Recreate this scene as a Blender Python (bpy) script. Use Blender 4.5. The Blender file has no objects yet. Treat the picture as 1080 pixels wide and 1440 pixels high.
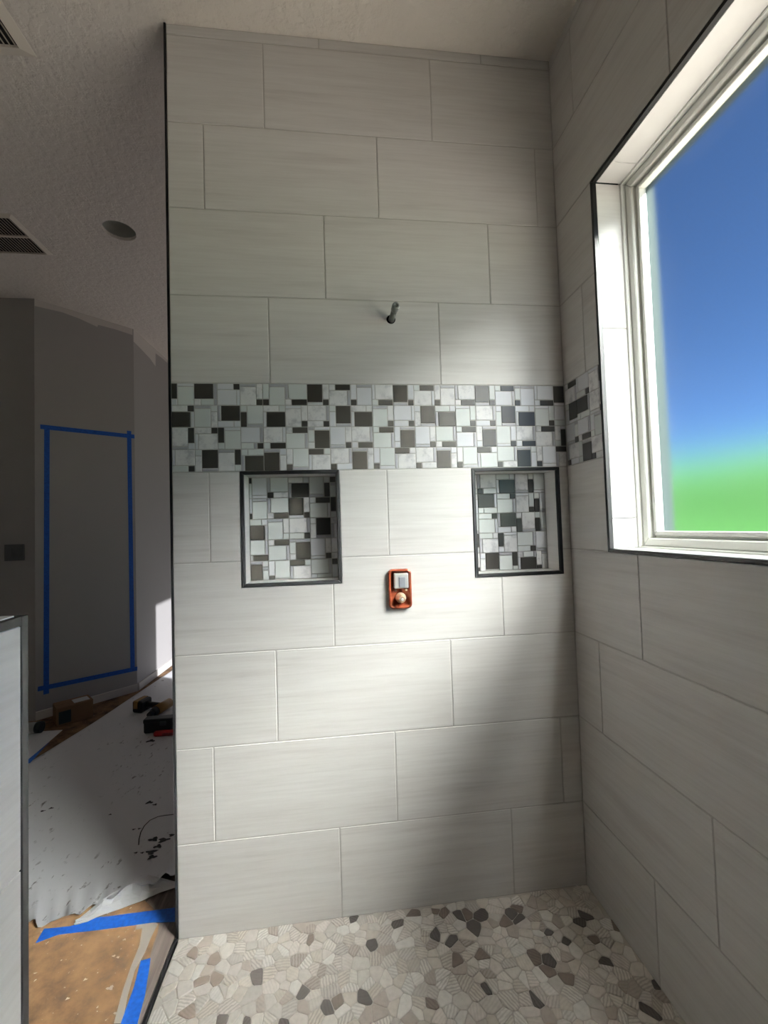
import bpy, bmesh, math, random
import numpy as np
from mathutils import Vector, Matrix
random.seed(11)
SC = bpy.context.scene
COL = SC.collection

# ---------------------------------------------------------------- camera
FPX = 607.88
CAM = Vector((0.5438, -1.5320, 1.3217))
CR = Vector((0.9929, -0.1147, -0.0312)).normalized()
CF = Vector((0.1158, 0.9927, 0.0351)).normalized()
CU = CR.cross(CF).normalized()
CF = CU.cross(CR).normalized()
cd = bpy.data.cameras.new('camera')
cam = bpy.data.objects.new('camera', cd); COL.objects.link(cam)
cd.sensor_fit = 'HORIZONTAL'; cd.sensor_width = 36.0; cd.lens = FPX / 1080 * 36.0
cd.clip_start = 0.02; cd.clip_end = 500
M = Matrix((CR, CU, -CF)).transposed().to_4x4(); M.translation = CAM
cam.matrix_world = M
SC.camera = cam

def project(p):
    d = Vector(p) - CAM
    z = d.dot(CF)
    return 540 + FPX * d.dot(CR) / z, 720 - FPX * d.dot(CU) / z, z
def ray(px, py): return CF + (px - 540) / FPX * CR - (py - 720) / FPX * CU
def hit(px, py, ax, val):
    d = ray(px, py); t = (val - CAM[ax]) / d[ax]; return CAM + t * d
def on_floor(px, py): return hit(px, py, 2, 0.0)

# ---------------------------------------------------------------- world, sun, exposure
SUN_DIR = Vector((-1.0, 0.61, -0.63)).normalized()          # direction the light travels
wd = bpy.data.worlds.new('world'); SC.world = wd; wd.use_nodes = True
nt = wd.node_tree; nt.nodes.clear()
sky = nt.nodes.new('ShaderNodeTexSky'); sky.sky_type = 'NISHITA'
sky.sun_disc = False
sky.sun_elevation = math.asin(-SUN_DIR.z)
sky.sun_rotation = math.atan2(-SUN_DIR.x, -SUN_DIR.y)
sky.air_density = 0.42; sky.dust_density = 0.0; sky.ozone_density = 6.0
bg = nt.nodes.new('ShaderNodeBackground'); bg.inputs[1].default_value = 0.098
wo = nt.nodes.new('ShaderNodeOutputWorld')
nt.links.new(sky.outputs[0], bg.inputs[0]); nt.links.new(bg.outputs[0], wo.inputs[0])
sl = bpy.data.lights.new('sun', 'SUN'); sl.energy = 19.0; sl.angle = math.radians(0.6); sl.color = (1.0, 0.975, 0.95)
so = bpy.data.objects.new('sun', sl); COL.objects.link(so)
so.rotation_euler = SUN_DIR.to_track_quat('-Z', 'Y').to_euler(); so.location = (6, -4, 6)
SC.view_settings.view_transform = 'Standard'; SC.view_settings.look = 'None'
SC.view_settings.gamma = 1.0; SC.view_settings.use_curve_mapping = False
SC.view_settings.exposure = 1.0
cy = SC.cycles
cy.max_bounces = 14; cy.diffuse_bounces = 8; cy.glossy_bounces = 4; cy.transmission_bounces = 8; cy.transparent_max_bounces = 12
cy.use_denoising = True; cy.blur_glossy = 1.0
cy.sample_clamp_indirect = 12.0

# ---------------------------------------------------------------- materials
def srgb(r, g, b):
    f = lambda c: (c/255/12.92) if c/255 <= .04045 else ((c/255+.055)/1.055)**2.4
    return (f(r), f(g), f(b), 1)
class Mat:
    def __init__(s, name):
        s.m = bpy.data.materials.new(name); s.m.use_nodes = True
        s.t = s.m.node_tree; s.b = s.t.nodes['Principled BSDF']
    def n(s, typ, **kw):
        nd = s.t.nodes.new(typ)
        for k, v in kw.items():
            if k in nd.inputs.keys() if isinstance(k, str) else False: nd.inputs[k].default_value = v
            else: setattr(nd, k, v)
        return nd
    def l(s, a, b): s.t.links.new(a, b)
    def set(s, **kw):
        for k, v in kw.items(): s.b.inputs[k.replace('_', ' ')].default_value = v
        return s
def coords(m, kind='Object', scale=(1, 1, 1), rnd=0.0):
    tc = m.n('ShaderNodeTexCoord'); mp = m.n('ShaderNodeMapping'); mp.inputs['Scale'].default_value = scale
    src = tc.outputs[kind]
    if rnd:
        oi = m.n('ShaderNodeObjectInfo'); mu = m.n('ShaderNodeMath', operation='MULTIPLY'); mu.inputs[1].default_value = rnd
        m.l(oi.outputs['Random'], mu.inputs[0])
        ad = m.n('ShaderNodeVectorMath', operation='ADD'); m.l(src, ad.inputs[0]); m.l(mu.outputs[0], ad.inputs[1]); src = ad.outputs[0]
    m.l(src, mp.inputs['Vector']); return mp.outputs[0]
def noise(m, vec, scale, detail=4, rough=.5):
    n = m.n('ShaderNodeTexNoise'); n.inputs['Scale'].default_value = scale; n.inputs['Detail'].default_value = detail
    n.inputs['Roughness'].default_value = rough; m.l(vec, n.inputs['Vector']); return n.outputs['Fac']
def ramp(m, fac, stops):
    r = m.n('ShaderNodeValToRGB'); e = r.color_ramp.elements
    while len(e) < len(stops): e.new(0.5)
    for el, (p, c) in zip(e, stops): el.position = p; el.color = c
    m.l(fac, r.inputs[0]); return r.outputs[0]
def mix(m, fac, a, b, mode='MIX'):
    x = m.n('ShaderNodeMix', data_type='RGBA', blend_type=mode)
    if isinstance(fac, (int, float)): x.inputs[0].default_value = fac
    else: m.l(fac, x.inputs[0])
    for i, q in ((6, a), (7, b)):
        if isinstance(q, tuple): x.inputs[i].default_value = q
        else: m.l(q, x.inputs[i])
    return x.outputs[2]
def bump(m, fac, strength, dist=.002):
    b = m.n('ShaderNodeBump'); b.inputs['Strength'].default_value = strength; b.inputs['Distance'].default_value = dist
    m.l(fac, b.inputs['Height']); m.l(b.outputs[0], m.b.inputs['Normal'])

def mk_tile(name, c1, c2, c3, scale=(1.1, 1.1, 16)):
    m = Mat(name)
    v = coords(m, 'Object', scale, 37.0)
    f = noise(m, v, 1.6, 6, .62)
    c = ramp(m, f, [(.28, c3), (.42, c1), (.62, c2)])
    v2 = coords(m, 'Object', (2.5, 2.5, 60), 91.0)
    f2 = noise(m, v2, 2.0, 4, .6)
    c = mix(m, .35, c, ramp(m, f2, [(.3, c3), (.6, c2)]))
    m.l(c, m.b.inputs['Base Color']); m.set(Roughness=.42); m.b.inputs['Specular IOR Level'].default_value = .4
    return m.m
T_TILE = mk_tile('porcelain_tile', srgb(198, 194, 190), srgb(205, 202, 198), srgb(184, 179, 175))
T_JAMB = mk_tile('reveal_tile', srgb(214, 212, 208), srgb(222, 220, 217), srgb(204, 200, 196))
def plain(name, col, rough=.6, metal=0, spec=.5):
    m = Mat(name); m.set(Base_Color=col, Roughness=rough, Metallic=metal); m.b.inputs['Specular IOR Level'].default_value = spec; return m.m
GROUT = plain('grout', srgb(180, 176, 171), .85)
GROUT_D = plain('floor_grout', srgb(192, 184, 175), .9)
BLACK = plain('black_trim', srgb(17, 17, 18), .42, 0, .3)
WHITEV = plain('white_vinyl', srgb(226, 226, 220), .35)
def mk_wallpaint(name, col, bs=.25, sc=140):
    m = Mat(name); v = coords(m); f = noise(m, v, sc, 3); bump(m, f, bs, .002)
    m.set(Base_Color=col, Roughness=.75); return m.m
PAINT = mk_wallpaint('greige_wall_paint', srgb(168, 164, 161), .2, 120)
PRIMER = mk_wallpaint('primer_paint', srgb(208, 203, 196), .2, 120)
def mk_ceiling():
    m = Mat('knockdown_ceiling'); v = coords(m)
    f = noise(m, v, 26, 5, .6); r = ramp(m, f, [(.42, (0, 0, 0, 1)), (.56, (1, 1, 1, 1))])
    bump(m, r, .5, .0042); m.set(Base_Color=srgb(236, 228, 218), Roughness=.85); return m.m
CEIL = mk_ceiling()
def mk_marble():
    m = Mat('white_marble'); v = coords(m, 'Object', (1, 1, 1), 53.0)
    f = noise(m, v, 26, 6, .65); c = ramp(m, f, [(.36, srgb(182, 180, 182)), (.5, srgb(214, 212, 211)), (.7, srgb(222, 220, 218))])
    m.l(c, m.b.inputs['Base Color']); m.set(Roughness=.3); return m.m
MARBLE = mk_marble()
STONEG = plain('lavender_grey_stone', srgb(168, 166, 171), .4)
PALEG = plain('pale_green_glass_tile', srgb(204, 207, 204), .24, 0, .5)
WHITEG = plain('pale_grey_tile', srgb(208, 208, 211), .25)
DARKG = plain('smoked_glass_tile', srgb(52, 49, 44), .30, 0, .7)
def mk_pebble():
    m = Mat('sliced_pebble')
    at = m.n('ShaderNodeAttribute', attribute_name='tint')
    v = coords(m, 'UV')
    w = m.n('ShaderNodeTexWave'); w.inputs['Scale'].default_value = 36; w.inputs['Distortion'].default_value = 2.5; w.inputs['Detail'].default_value = 2
    w.inputs['Detail Scale'].default_value = 2.0; m.l(v, w.inputs['Vector'])
    f = noise(m, v, 60, 4, .6)
    c = mix(m, at.outputs['Alpha'], at.outputs['Color'], mix(m, .55, at.outputs['Color'], ramp(m, w.outputs['Fac'], [(.25, (.55, .52, .5, 1)), (.6, (1, 1, 1, 1))]), 'MULTIPLY'))
    c = mix(m, .35, c, ramp(m, f, [(.3, (.6, .58, .56, 1)), (.6, (1, 1, 1, 1))]), 'MULTIPLY')
    m.l(c, m.b.inputs['Base Color']); m.set(Roughness=.5); return m.m
PEBBLE = mk_pebble()
def mk_wood(name):
    m = Mat(name); v = coords(m, 'Object', (24, 1.5, 1), 19.0); f = noise(m, v, 2.4, 6, .65)
    m.l(ramp(m, f, [(.3, srgb(72, 62, 57)), (.5, srgb(106, 95, 89)), (.7, srgb(132, 121, 114))]), m.b.inputs['Base Color']); m.set(Roughness=.5); return m.m
WOOD = mk_wood('grey_wood_look_tile')
def mk_brown():
    m = Mat('brown_floor_paper'); v = coords(m); f = noise(m, v, 9, 6, .65)
    c = ramp(m, f, [(.36, srgb(70, 50, 32)), (.49, srgb(116, 87, 58)), (.64, srgb(142, 110, 76))])
    g = noise(m, v, 70, 2, .5)
    c = mix(m, ramp(m, g, [(.70, (0, 0, 0, 1)), (.74, (1, 1, 1, 1))]), c, srgb(205, 198, 186))
    m.l(c, m.b.inputs['Base Color']); m.set(Roughness=.8); return m.m
BROWN = mk_brown()
def mk_sheet():
    m = Mat('white_floor_board'); v = coords(m); v2 = coords(m, 'Object', (2.2, 1, 1))
    a = noise(m, v2, 17, 5, .6); b = noise(m, v, 2.3, 2)
    s = m.n('ShaderNodeMath', operation='MULTIPLY'); m.l(ramp(m, a, [(.60, (0, 0, 0, 1)), (.68, (1, 1, 1, 1))]), s.inputs[0]); m.l(ramp(m, b, [(.45, (0, 0, 0, 1)), (.6, (1, 1, 1, 1))]), s.inputs[1])
    c = mix(m, s.outputs[0], srgb(222, 222, 224), srgb(120, 116, 114))
    m.l(c, m.b.inputs['Base Color']); m.set(Roughness=.6)
    bump(m, noise(m, v, 6, 3), .35, .012); return m.m
SHEET = mk_sheet()
def mk_tape():
    m = Mat('blue_masking_tape'); v = coords(m); f = noise(m, v, 90, 3)
    m.l(ramp(m, f, [(.3, srgb(16, 78, 168)), (.7, srgb(28, 100, 200))]), m.b.inputs['Base Color']); m.set(Roughness=.6); return m.m
TAPE = mk_tape()
DUST = plain('plaster_dust', srgb(206, 196, 182), .9)
INK = plain('dark_stain', srgb(58, 56, 58), .8)
def mk_frost():
    m = Mat('frosted_glass'); t = m.t; t.nodes.remove(m.b); out = t.nodes['Material Output']
    r = t.nodes.new('ShaderNodeBsdfRefraction'); r.distribution = 'BECKMANN'
    r.inputs['IOR'].default_value = 1.2; r.inputs['Roughness'].default_value = .42; r.inputs['Color'].default_value = (.93, .97, .96, 1)
    g = t.nodes.new('ShaderNodeBsdfGlossy'); g.inputs['Roughness'].default_value = .25
    x = t.nodes.new('ShaderNodeMixShader'); x.inputs[0].default_value = .03
    t.links.new(r.outputs[0], x.inputs[1]); t.links.new(g.outputs[0], x.inputs[2]); t.links.new(x.outputs[0], out.inputs[0]); return m.m
FROST = mk_frost()
def mk_clear(name='clear_glass', col=(.95, .97, .96, 1)):
    m = Mat(name); t = m.t; t.nodes.remove(m.b); out = t.nodes['Material Output']
    r = t.nodes.new('ShaderNodeBsdfTransparent'); r.inputs[0].default_value = col
    t.links.new(r.outputs[0], out.inputs[0]); return m.m
CLEAR = mk_clear()
TINTED = mk_clear('tinted_glass', (.42, .43, .45, 1))  # tint added to dim daylight through the two unseen windows
def mk_lawn(name, a, b):
    m = Mat(name); v = coords(m); f = noise(m, v, 3, 5); m.l(ramp(m, f, [(.3, a), (.7, b)]), m.b.inputs['Base Color']); m.set(Roughness=.8); return m.m
LAWN = mk_lawn('lawn_grass', srgb(66, 142, 52), srgb(92, 162, 70))
BOUNCE_PAVING = plain('pale_bounce_paving', srgb(202, 190, 179), .85)
STUCCO = plain('grey_stucco', srgb(58, 70, 70), .9, 0, .15)

# ---------------------------------------------------------------- mesh helpers
def link(name, me, parent=None, loc=None):
    o = bpy.data.objects.new(name, me); COL.objects.link(o)
    if loc is not None: o.location = loc
    if parent is not None:
        o.parent = parent
        o.matrix_parent_inverse = Matrix.Translation(-parent.location)
    return o
def tag(o, label, cat, group=None, kind=None):
    o['label'] = label; o['category'] = cat
    if group: o['group'] = group
    if kind: o['kind'] = kind
    return o
def empty(name, loc, label, cat, group=None, kind=None):
    o = bpy.data.objects.new(name, None); COL.objects.link(o); o.location = loc; o.empty_display_size = .05
    return tag(o, label, cat, group, kind)
def mesh(name, verts, faces, *mats, smooth=False, fm=None):
    me = bpy.data.meshes.new(name); me.from_pydata([tuple(v) for v in verts], [], faces)
    for m in mats: me.materials.append(m)
    if fm:
        for p, i in zip(me.polygons, fm): p.material_index = i
    if smooth:
        for p in me.polygons: p.use_smooth = True
    me.update(); return me
def fix(me, bevel=0, segs=1, ang=40):
    bm = bmesh.new(); bm.from_mesh(me)
    bmesh.ops.remove_doubles(bm, verts=bm.verts, dist=1e-6)
    bmesh.ops.dissolve_limit(bm, angle_limit=.01, verts=bm.verts, edges=bm.edges)
    bmesh.ops.recalc_face_normals(bm, faces=bm.faces)
    if bevel:
        es = [e for e in bm.edges if len(e.link_faces) == 2 and e.calc_face_angle(0) > math.radians(ang)]
        bmesh.ops.bevel(bm, geom=es, offset=bevel, segments=segs, affect='EDGES', profile=.5)
    bm.to_mesh(me); bm.free(); me.update(); return me
def box_data(x0, x1, y0, y1, z0, z1):
    v = [(x0,y0,z0),(x1,y0,z0),(x1,y1,z0),(x0,y1,z0),(x0,y0,z1),(x1,y0,z1),(x1,y1,z1),(x0,y1,z1)]
    f = [(0,3,2,1),(4,5,6,7),(0,1,5,4),(1,2,6,5),(2,3,7,6),(3,0,4,7)]
    return v, f
def box(name, x0, x1, y0, y1, z0, z1, mat, parent=None, bevel=0, segs=1):
    v, f = box_data(-(x1-x0)/2, (x1-x0)/2, -(y1-y0)/2, (y1-y0)/2, -(z1-z0)/2, (z1-z0)/2)
    me = mesh(name, v, f, mat)
    if bevel: fix(me, bevel, segs)
    return link(name, me, parent, Vector(((x0+x1)/2, (y0+y1)/2, (z0+z1)/2)))
def boxes(name, lst, mat, parent=None):
    V, F = [], []
    for b in lst:
        v, f = box_data(*b); n = len(V); V += v; F += [tuple(i+n for i in q) for q in f]
    return link(name, mesh(name, V, F, mat), parent)
def grid_solid(us, zs, keep, d0, d1, P):
    """extruded rectilinear region; P maps (u, depth, z) to a point"""
    V, F, ix = [], [], {}
    def vi(i, j, k):
        if (i, j, k) not in ix: ix[(i, j, k)] = len(V); V.append(P(us[i], (d0, d1)[k], zs[j]))
        return ix[(i, j, k)]
    nu, nz = len(us)-1, len(zs)-1
    K = lambda i, j: 0 <= i < nu and 0 <= j < nz and keep((us[i]+us[i+1])/2, (zs[j]+zs[j+1])/2)
    for i in range(nu):
        for j in range(nz):
            if not K(i, j): continue
            F.append((vi(i,j,0), vi(i+1,j,0), vi(i+1,j+1,0), vi(i,j+1,0)))
            F.append((vi(i,j,1), vi(i,j+1,1), vi(i+1,j+1,1), vi(i+1,j,1)))
            if not K(i-1, j): F.append((vi(i,j,0), vi(i,j+1,0), vi(i,j+1,1), vi(i,j,1)))
            if not K(i+1, j): F.append((vi(i+1,j,0), vi(i+1,j,1), vi(i+1,j+1,1), vi(i+1,j+1,0)))
            if not K(i, j-1): F.append((vi(i,j,0), vi(i,j,1), vi(i+1,j,1), vi(i+1,j,0)))
            if not K(i, j+1): F.append((vi(i,j+1,0), vi(i+1,j+1,0), vi(i+1,j+1,1), vi(i,j+1,1)))
    return V, F
def cyl_data(p0, p1, r0, r1=None, n=20, caps=True):
    r1 = r0 if r1 is None else r1
    p0, p1 = Vector(p0), Vector(p1); ax = (p1-p0).normalized()
    a = ax.orthogonal().normalized(); b = ax.cross(a)
    V = [p0 + r0*(math.cos(t)*a+math.sin(t)*b) for t in [2*math.pi*i/n for i in range(n)]] + \
        [p1 + r1*(math.cos(t)*a+math.sin(t)*b) for t in [2*math.pi*i/n for i in range(n)]]
    F = [(i, (i+1) % n, n+(i+1) % n, n+i) for i in range(n)]
    if caps: F += [tuple(range(n-1, -1, -1)), tuple(range(n, 2*n))]
    return V, F
def lathe(name, p0, axis, prof, mat, parent, n=24):
    """prof: list of (distance along axis, radius)"""
    p0 = Vector(p0); ax = Vector(axis).normalized(); a = ax.orthogonal().normalized(); b = ax.cross(a)
    V, F = [], []
    for d, r in prof:
        for i in range(n):
            t = 2*math.pi*i/n; V.append(ax*d + r*(math.cos(t)*a+math.sin(t)*b))
    m = len(prof)
    for k in range(m-1):
        for i in range(n): F.append((k*n+i, k*n+(i+1) % n, (k+1)*n+(i+1) % n, (k+1)*n+i))
    F += [tuple(range(n-1, -1, -1)), tuple(range((m-1)*n, m*n))]
    me = mesh(name, V, F, mat)
    for p in me.polygons: p.use_smooth = len(p.vertices) == 4
    return link(name, me, parent, p0)
def prism(name, pts, z0, z1, mat, parent=None, bevel=0):
    n = len(pts); V = [(x, y, z0) for x, y in pts] + [(x, y, z1) for x, y in pts]
    F = [tuple(range(n-1, -1, -1)), tuple(range(n, 2*n))] + [(i, (i+1) % n, n+(i+1) % n, n+i) for i in range(n)]
    me = fix(mesh(name, V, F, mat), bevel)
    return link(name, me, parent)

# ---------------------------------------------------------------- dimensions
W, H = 1.4238, 3.118
ROW, TLEN, G = 0.308, 0.613, 0.0046
ZL = lambda i: -0.0117 + (10 - i) * ROW + (0.010 if i == 0 else 0)
MB, MT = ZL(5), ZL(4)                    # mosaic band
WY0, WY1, WZ0, WZ1 = -2.05, -0.222, 1.219, 2.450   # shower window opening
XO = 1.70                                # outer face of outside wall
N1 = (0.226, 0.567, 1.130, 1.530); N2 = (1.050, 1.390, 1.128, 1.528)   # niche openings (outside of black trim)
TRIM = 0.012; ND = 0.095
YR = -2.7; YF = 4.2; XW = -3.6

# ---------------------------------------------------------------- structure: shell
def inside(n, x, z): return n[0] < x < n[1] and n[2] < z < n[3]
xs = sorted({0.0, W, N1[0], N1[1], N2[0], N2[1]}); zs = sorted({-0.02, H, N1[2], N1[3], N2[2], N2[3]})
V, F = grid_solid(xs, zs, lambda x, z: not (inside(N1, x, z) or inside(N2, x, z)), 0.002, 0.10, lambda u, d, z: (u, d, z))
V2, F2 = box_data(0, W, 0.10, 0.16, -0.02, H); n = len(V)
wall_back = link('wall_back', mesh('wall_back', V+V2, F+[tuple(i+n for i in q) for q in F2], GROUT))
tag(wall_back, 'tiled shower wall with mosaic band and two niches', 'wall', kind='structure')

W2 = (1.04, 3.9, 0.25, 2.44)             # unseen window inferred from the sun patch, enlarged for fill (y0, y1, z0, z1)
ys = sorted({YR, YF, WY0, WY1, W2[0], W2[1], 0.0}); zs = sorted({-0.02, H, WZ0, WZ1, W2[2], W2[3]})
hole = lambda y, z: (WY0 < y < WY1 and WZ0 < z < WZ1) or (W2[0] < y < W2[1] and W2[2] < z < W2[3])
V, F = grid_solid(ys, zs, lambda y, z: not hole(y, z), W+0.002, XO, lambda u, d, z: (d, u, z))
wall_right = link('wall_right', fix(mesh('wall_right', V, F, GROUT, STUCCO)))
for p in wall_right.data.polygons:
    if p.center.x > W + .13: p.material_index = 1
tag(wall_right, 'tiled shower wall with large frosted window opening', 'wall', kind='structure')

def slab_wall(name, pts, z0, z1, mat, label):
    o = prism(name, pts, z0, z1, mat); tag(o, label, 'wall', kind='structure'); return o
C1, C2, C3 = (-1.645, 1.93), (-1.150, 2.405), (-1.075, YF)
slab_wall('wall_hall', [(XW, 1.93), C1, (C1[0]-.05, C1[1]+.12), (XW, 2.05)], -.02, H, PAINT, 'dark shaded wall carrying the light switch')
wall_angled = slab_wall('wall_angled', [C1, C2, (C2[0]-.12, C2[1]+.05), (C1[0]-.05, C1[1]+.12)], -.02, H, PAINT, 'angled grey wall marked with a blue tape rectangle')
wall_passage = slab_wall('wall_passage', [C2, C3, (C3[0]-.12, YF), (C2[0]-.12, C2[1]+.05)], -.02, H, PAINT, 'narrow grey wall beyond the angled wall, partly sunlit')
slab_wall('wall_far', [(XW, YF), (XO, YF), (XO, YF+.12), (XW, YF+.12)], -.02, H, PAINT, 'plain wall closing the passage behind the shower')
slab_wall('wall_left', [(XW-.12, YR), (XW, YR), (XW, YF), (XW-.12, YF)], -.02, H, PAINT, 'plain grey wall on the far side of the bathroom')
W3 = (-2.7, -1.3, 1.0, 2.2)             # unseen window added behind the camera for fill light (x0, x1, z0, z1)
V, F = grid_solid([XW, W3[0], W3[1], XO], [-.02, W3[2], W3[3], H], lambda x, z: not (W3[0] < x < W3[1] and W3[2] < z < W3[3]), YR-.12, YR, lambda u, d, z: (u, d, z))
tag(link('wall_rear', fix(mesh('wall_rear', V, F, PAINT))), 'plain wall closing the bathroom behind the shower', 'wall', kind='structure')
win3 = empty('fill_window', ((W3[0]+W3[1])/2, YR-.07, W3[2]), 'unseen fill light window added in the bathroom rear wall', 'window', kind='structure')
boxes('frame', [(W3[0], W3[0]+.05, YR-.1, YR-.05, W3[2], W3[3]), (W3[1]-.05, W3[1], YR-.1, YR-.05, W3[2], W3[3]), (W3[0]+.05, W3[1]-.05, YR-.1, YR-.05, W3[2], W3[2]+.05), (W3[0]+.05, W3[1]-.05, YR-.1, YR-.05, W3[3]-.05, W3[3])], WHITEV, win3)
box('pane', W3[0]+.05, W3[1]-.05, YR-.08, YR-.076, W3[2]+.05, W3[3]-.05, TINTED, win3)

# ceiling with a round cut-out
HC = (-0.668, 1.118); HR = 0.088
V, F = [], []
n = 32; q = .3
ring = [(HC[0]+HR*math.cos(2*math.pi*i/n)*(1+.02*math.sin(5*i)), HC[1]+HR*math.sin(2*math.pi*i/n)) for i in range(n)]
sq = []
for i in range(n):
    a = 2*math.pi*i/n; c, s = math.cos(a), math.sin(a); k = q/max(abs(c), abs(s)); sq.append((HC[0]+k*c, HC[1]+k*s))
V = [(x, y, H) for x, y in ring] + [(x, y, H) for x, y in sq] + [(x, y, H+.02) for x, y in ring]
F = [(i, (i+1) % n, n+(i+1) % n, n+i) for i in range(n)] + [(i, 2*n+i, 2*n+(i+1) % n, (i+1) % n) for i in range(n)]
X = [XW, HC[0]-q, HC[0]+q, XO]; Y = [YR-.12, HC[1]-q, HC[1]+q, YF]
for i in range(3):
    for j in range(3):
        if i == 1 and j == 1: continue
        b = len(V); V += [(X[i], Y[j], H), (X[i+1], Y[j], H), (X[i+1], Y[j+1], H), (X[i], Y[j+1], H)]; F.append((b, b+3, b+2, b+1))
b = len(V); V += [(X[0], Y[0], H+.15), (X[3], Y[0], H+.15), (X[3], Y[3], H+.15), (X[0], Y[3], H+.15)]; F.append((b, b+1, b+2, b+3))
ceiling = link('ceiling', mesh('ceiling', V, F, CEIL)); tag(ceiling, 'knockdown textured pale ceiling with a round cut-out', 'ceiling', kind='structure')
# shallow housing in the cut-out
prof = [(0.0, HR*1.06), (.03, HR*1.04), (.05, HR*.9), (.058, HR*.5), (.06, .004)]
V, F = [], []
for d, r in prof:
    V += [(r*math.cos(2*math.pi*i/n), r*math.sin(2*math.pi*i/n), d) for i in range(n)]
for k in range(len(prof)-1): F += [(k*n+i, (k+1)*n+i, (k+1)*n+(i+1) % n, k*n+(i+1) % n) for i in range(n)]
hs = link('downlight_housing', mesh('downlight_housing', V, F, plain('housing_grey', srgb(176, 176, 166), .6), smooth=True), None, (HC[0], HC[1], H+.018))
tag(hs, 'round empty downlight housing set in the ceiling cut-out', 'light housing')

# floors
fl = box('floor', XW, 0.0, YR, YF, -.05, -.006, plain('bare_screed', srgb(120, 112, 104), .8)); tag(fl, 'bathroom floor of grey wood-look planks under floor protection', 'floor', kind='structure')
box('floor', 0.0, W, .16, YF, -.05, -.006, plain('bare_screed_passage', srgb(120, 112, 104), .8), fl)
pl = 0
for k in range(3):
    x1 = -0.012 - k*.153
    for j in range(4):
        y0 = YR + .03 + j*1.22 - (.4, .0, .8)[k]*.9; y1 = y0 + 1.217
        y0c, y1c = max(y0, YR), min(y1, 1.6)
        if y1c - y0c > .05: box('plank', x1-.150, x1, y0c, y1c, -.006, 0, WOOD, fl, .0008)
fsh = box('floor_shower', 0.004, W, YR, 0.0, -.05, -.003, GROUT_D); tag(fsh, 'shower floor of sliced beige and brown pebbles', 'floor', kind='structure')
tr = box('trim_1', -.008, .001, YR, -.001, -.02, .003, BLACK, None, .001); tag(tr, 'thin black metal trim along the pebble floor edge', 'trim', kind='structure')

# ---------------------------------------------------------------- wall tiles
def tile_rects(rows, joints, u0, u1):
    out = []
    for (z0, z1, key) in rows:
        j = joints[key]; cuts = []
        k = math.floor((u0-j)/TLEN)
        while j + k*TLEN < u1:
            if j + k*TLEN > u0 + .004: cuts.append(j + k*TLEN)
            k += 1
        e = [u0] + cuts + [u1]
        for a, b in zip(e[:-1], e[1:]):
            if b - a > .012: out.append((a + (G/2 if a > u0 else .001), b - (G/2 if b < u1 else .001), z0 + G/2, z1 - G/2))
    return out
def cut_tile(name, r, holes, P, mat, parent, d0=0.0, d1=0.005):
    """one tile with rectangular bites; P(u, d, z) -> world"""
    us = sorted({r[0], r[1]} | {min(max(h[i], r[0]), r[1]) for h in holes for i in (0, 1)})
    zz = sorted({r[2], r[3]} | {min(max(h[i], r[2]), r[3]) for h in holes for i in (2, 3)})
    keep = lambda u, z: not any(h[0] < u < h[1] and h[2] < z < h[3] for h in holes)
    c = Vector(P((r[0]+r[1])/2, d0, (r[2]+r[3])/2))
    V, F = grid_solid(us, zz, keep, d0, d1, lambda u, d, z: Vector(P(u, d, z)) - c)
    if not F: return None
    me = mesh(name, V, F, mat); fix(me, .0009)
    return link(name, me, parent, c)
rows = [(ZL(0), H-.001, 'b'), (ZL(1), ZL(0), 'c'), (ZL(2), ZL(1), 'a'), (ZL(3), ZL(2), 'b'), (ZL(4), ZL(3), 'c'),
        (ZL(6), ZL(5), 'a'), (ZL(7), ZL(6), 'b'), (ZL(8), ZL(7), 'c'), (ZL(9), ZL(8), 'a'), (-.004, ZL(9), 'b')]
PB = lambda u, d, z: (u, d, z)
PR = lambda s, d, z: (W + d, -s, z)
m = .0015
holesB = [(q[0]-m, q[1]+m, q[2]-m, q[3]+m) for q in (N1, N2)]
for r in tile_rects(rows, {'a': .1236, 'b': .5355, 'c': .3345}, 0.004, W):
    cut_tile('wall_tile', r, holesB, PB, T_TILE, wall_back)
holesR = [(-WY1-m, -WY0+m, WZ0-m, WZ1+m)]
for r in tile_rects(rows, {'a': .567, 'b': .3567, 'c': .1437}, 0.0, -YR):
    cut_tile('wall_tile', r, holesR, PR, T_TILE, wall_right)
# black profile up the free end of the shower wall
box('edge_trim', -.004, .003, -.002, .02, 0, H, BLACK, wall_back)
box('end_board', -.004, 0.0, .02, .16, 0, H, PAINT, wall_back)

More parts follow.
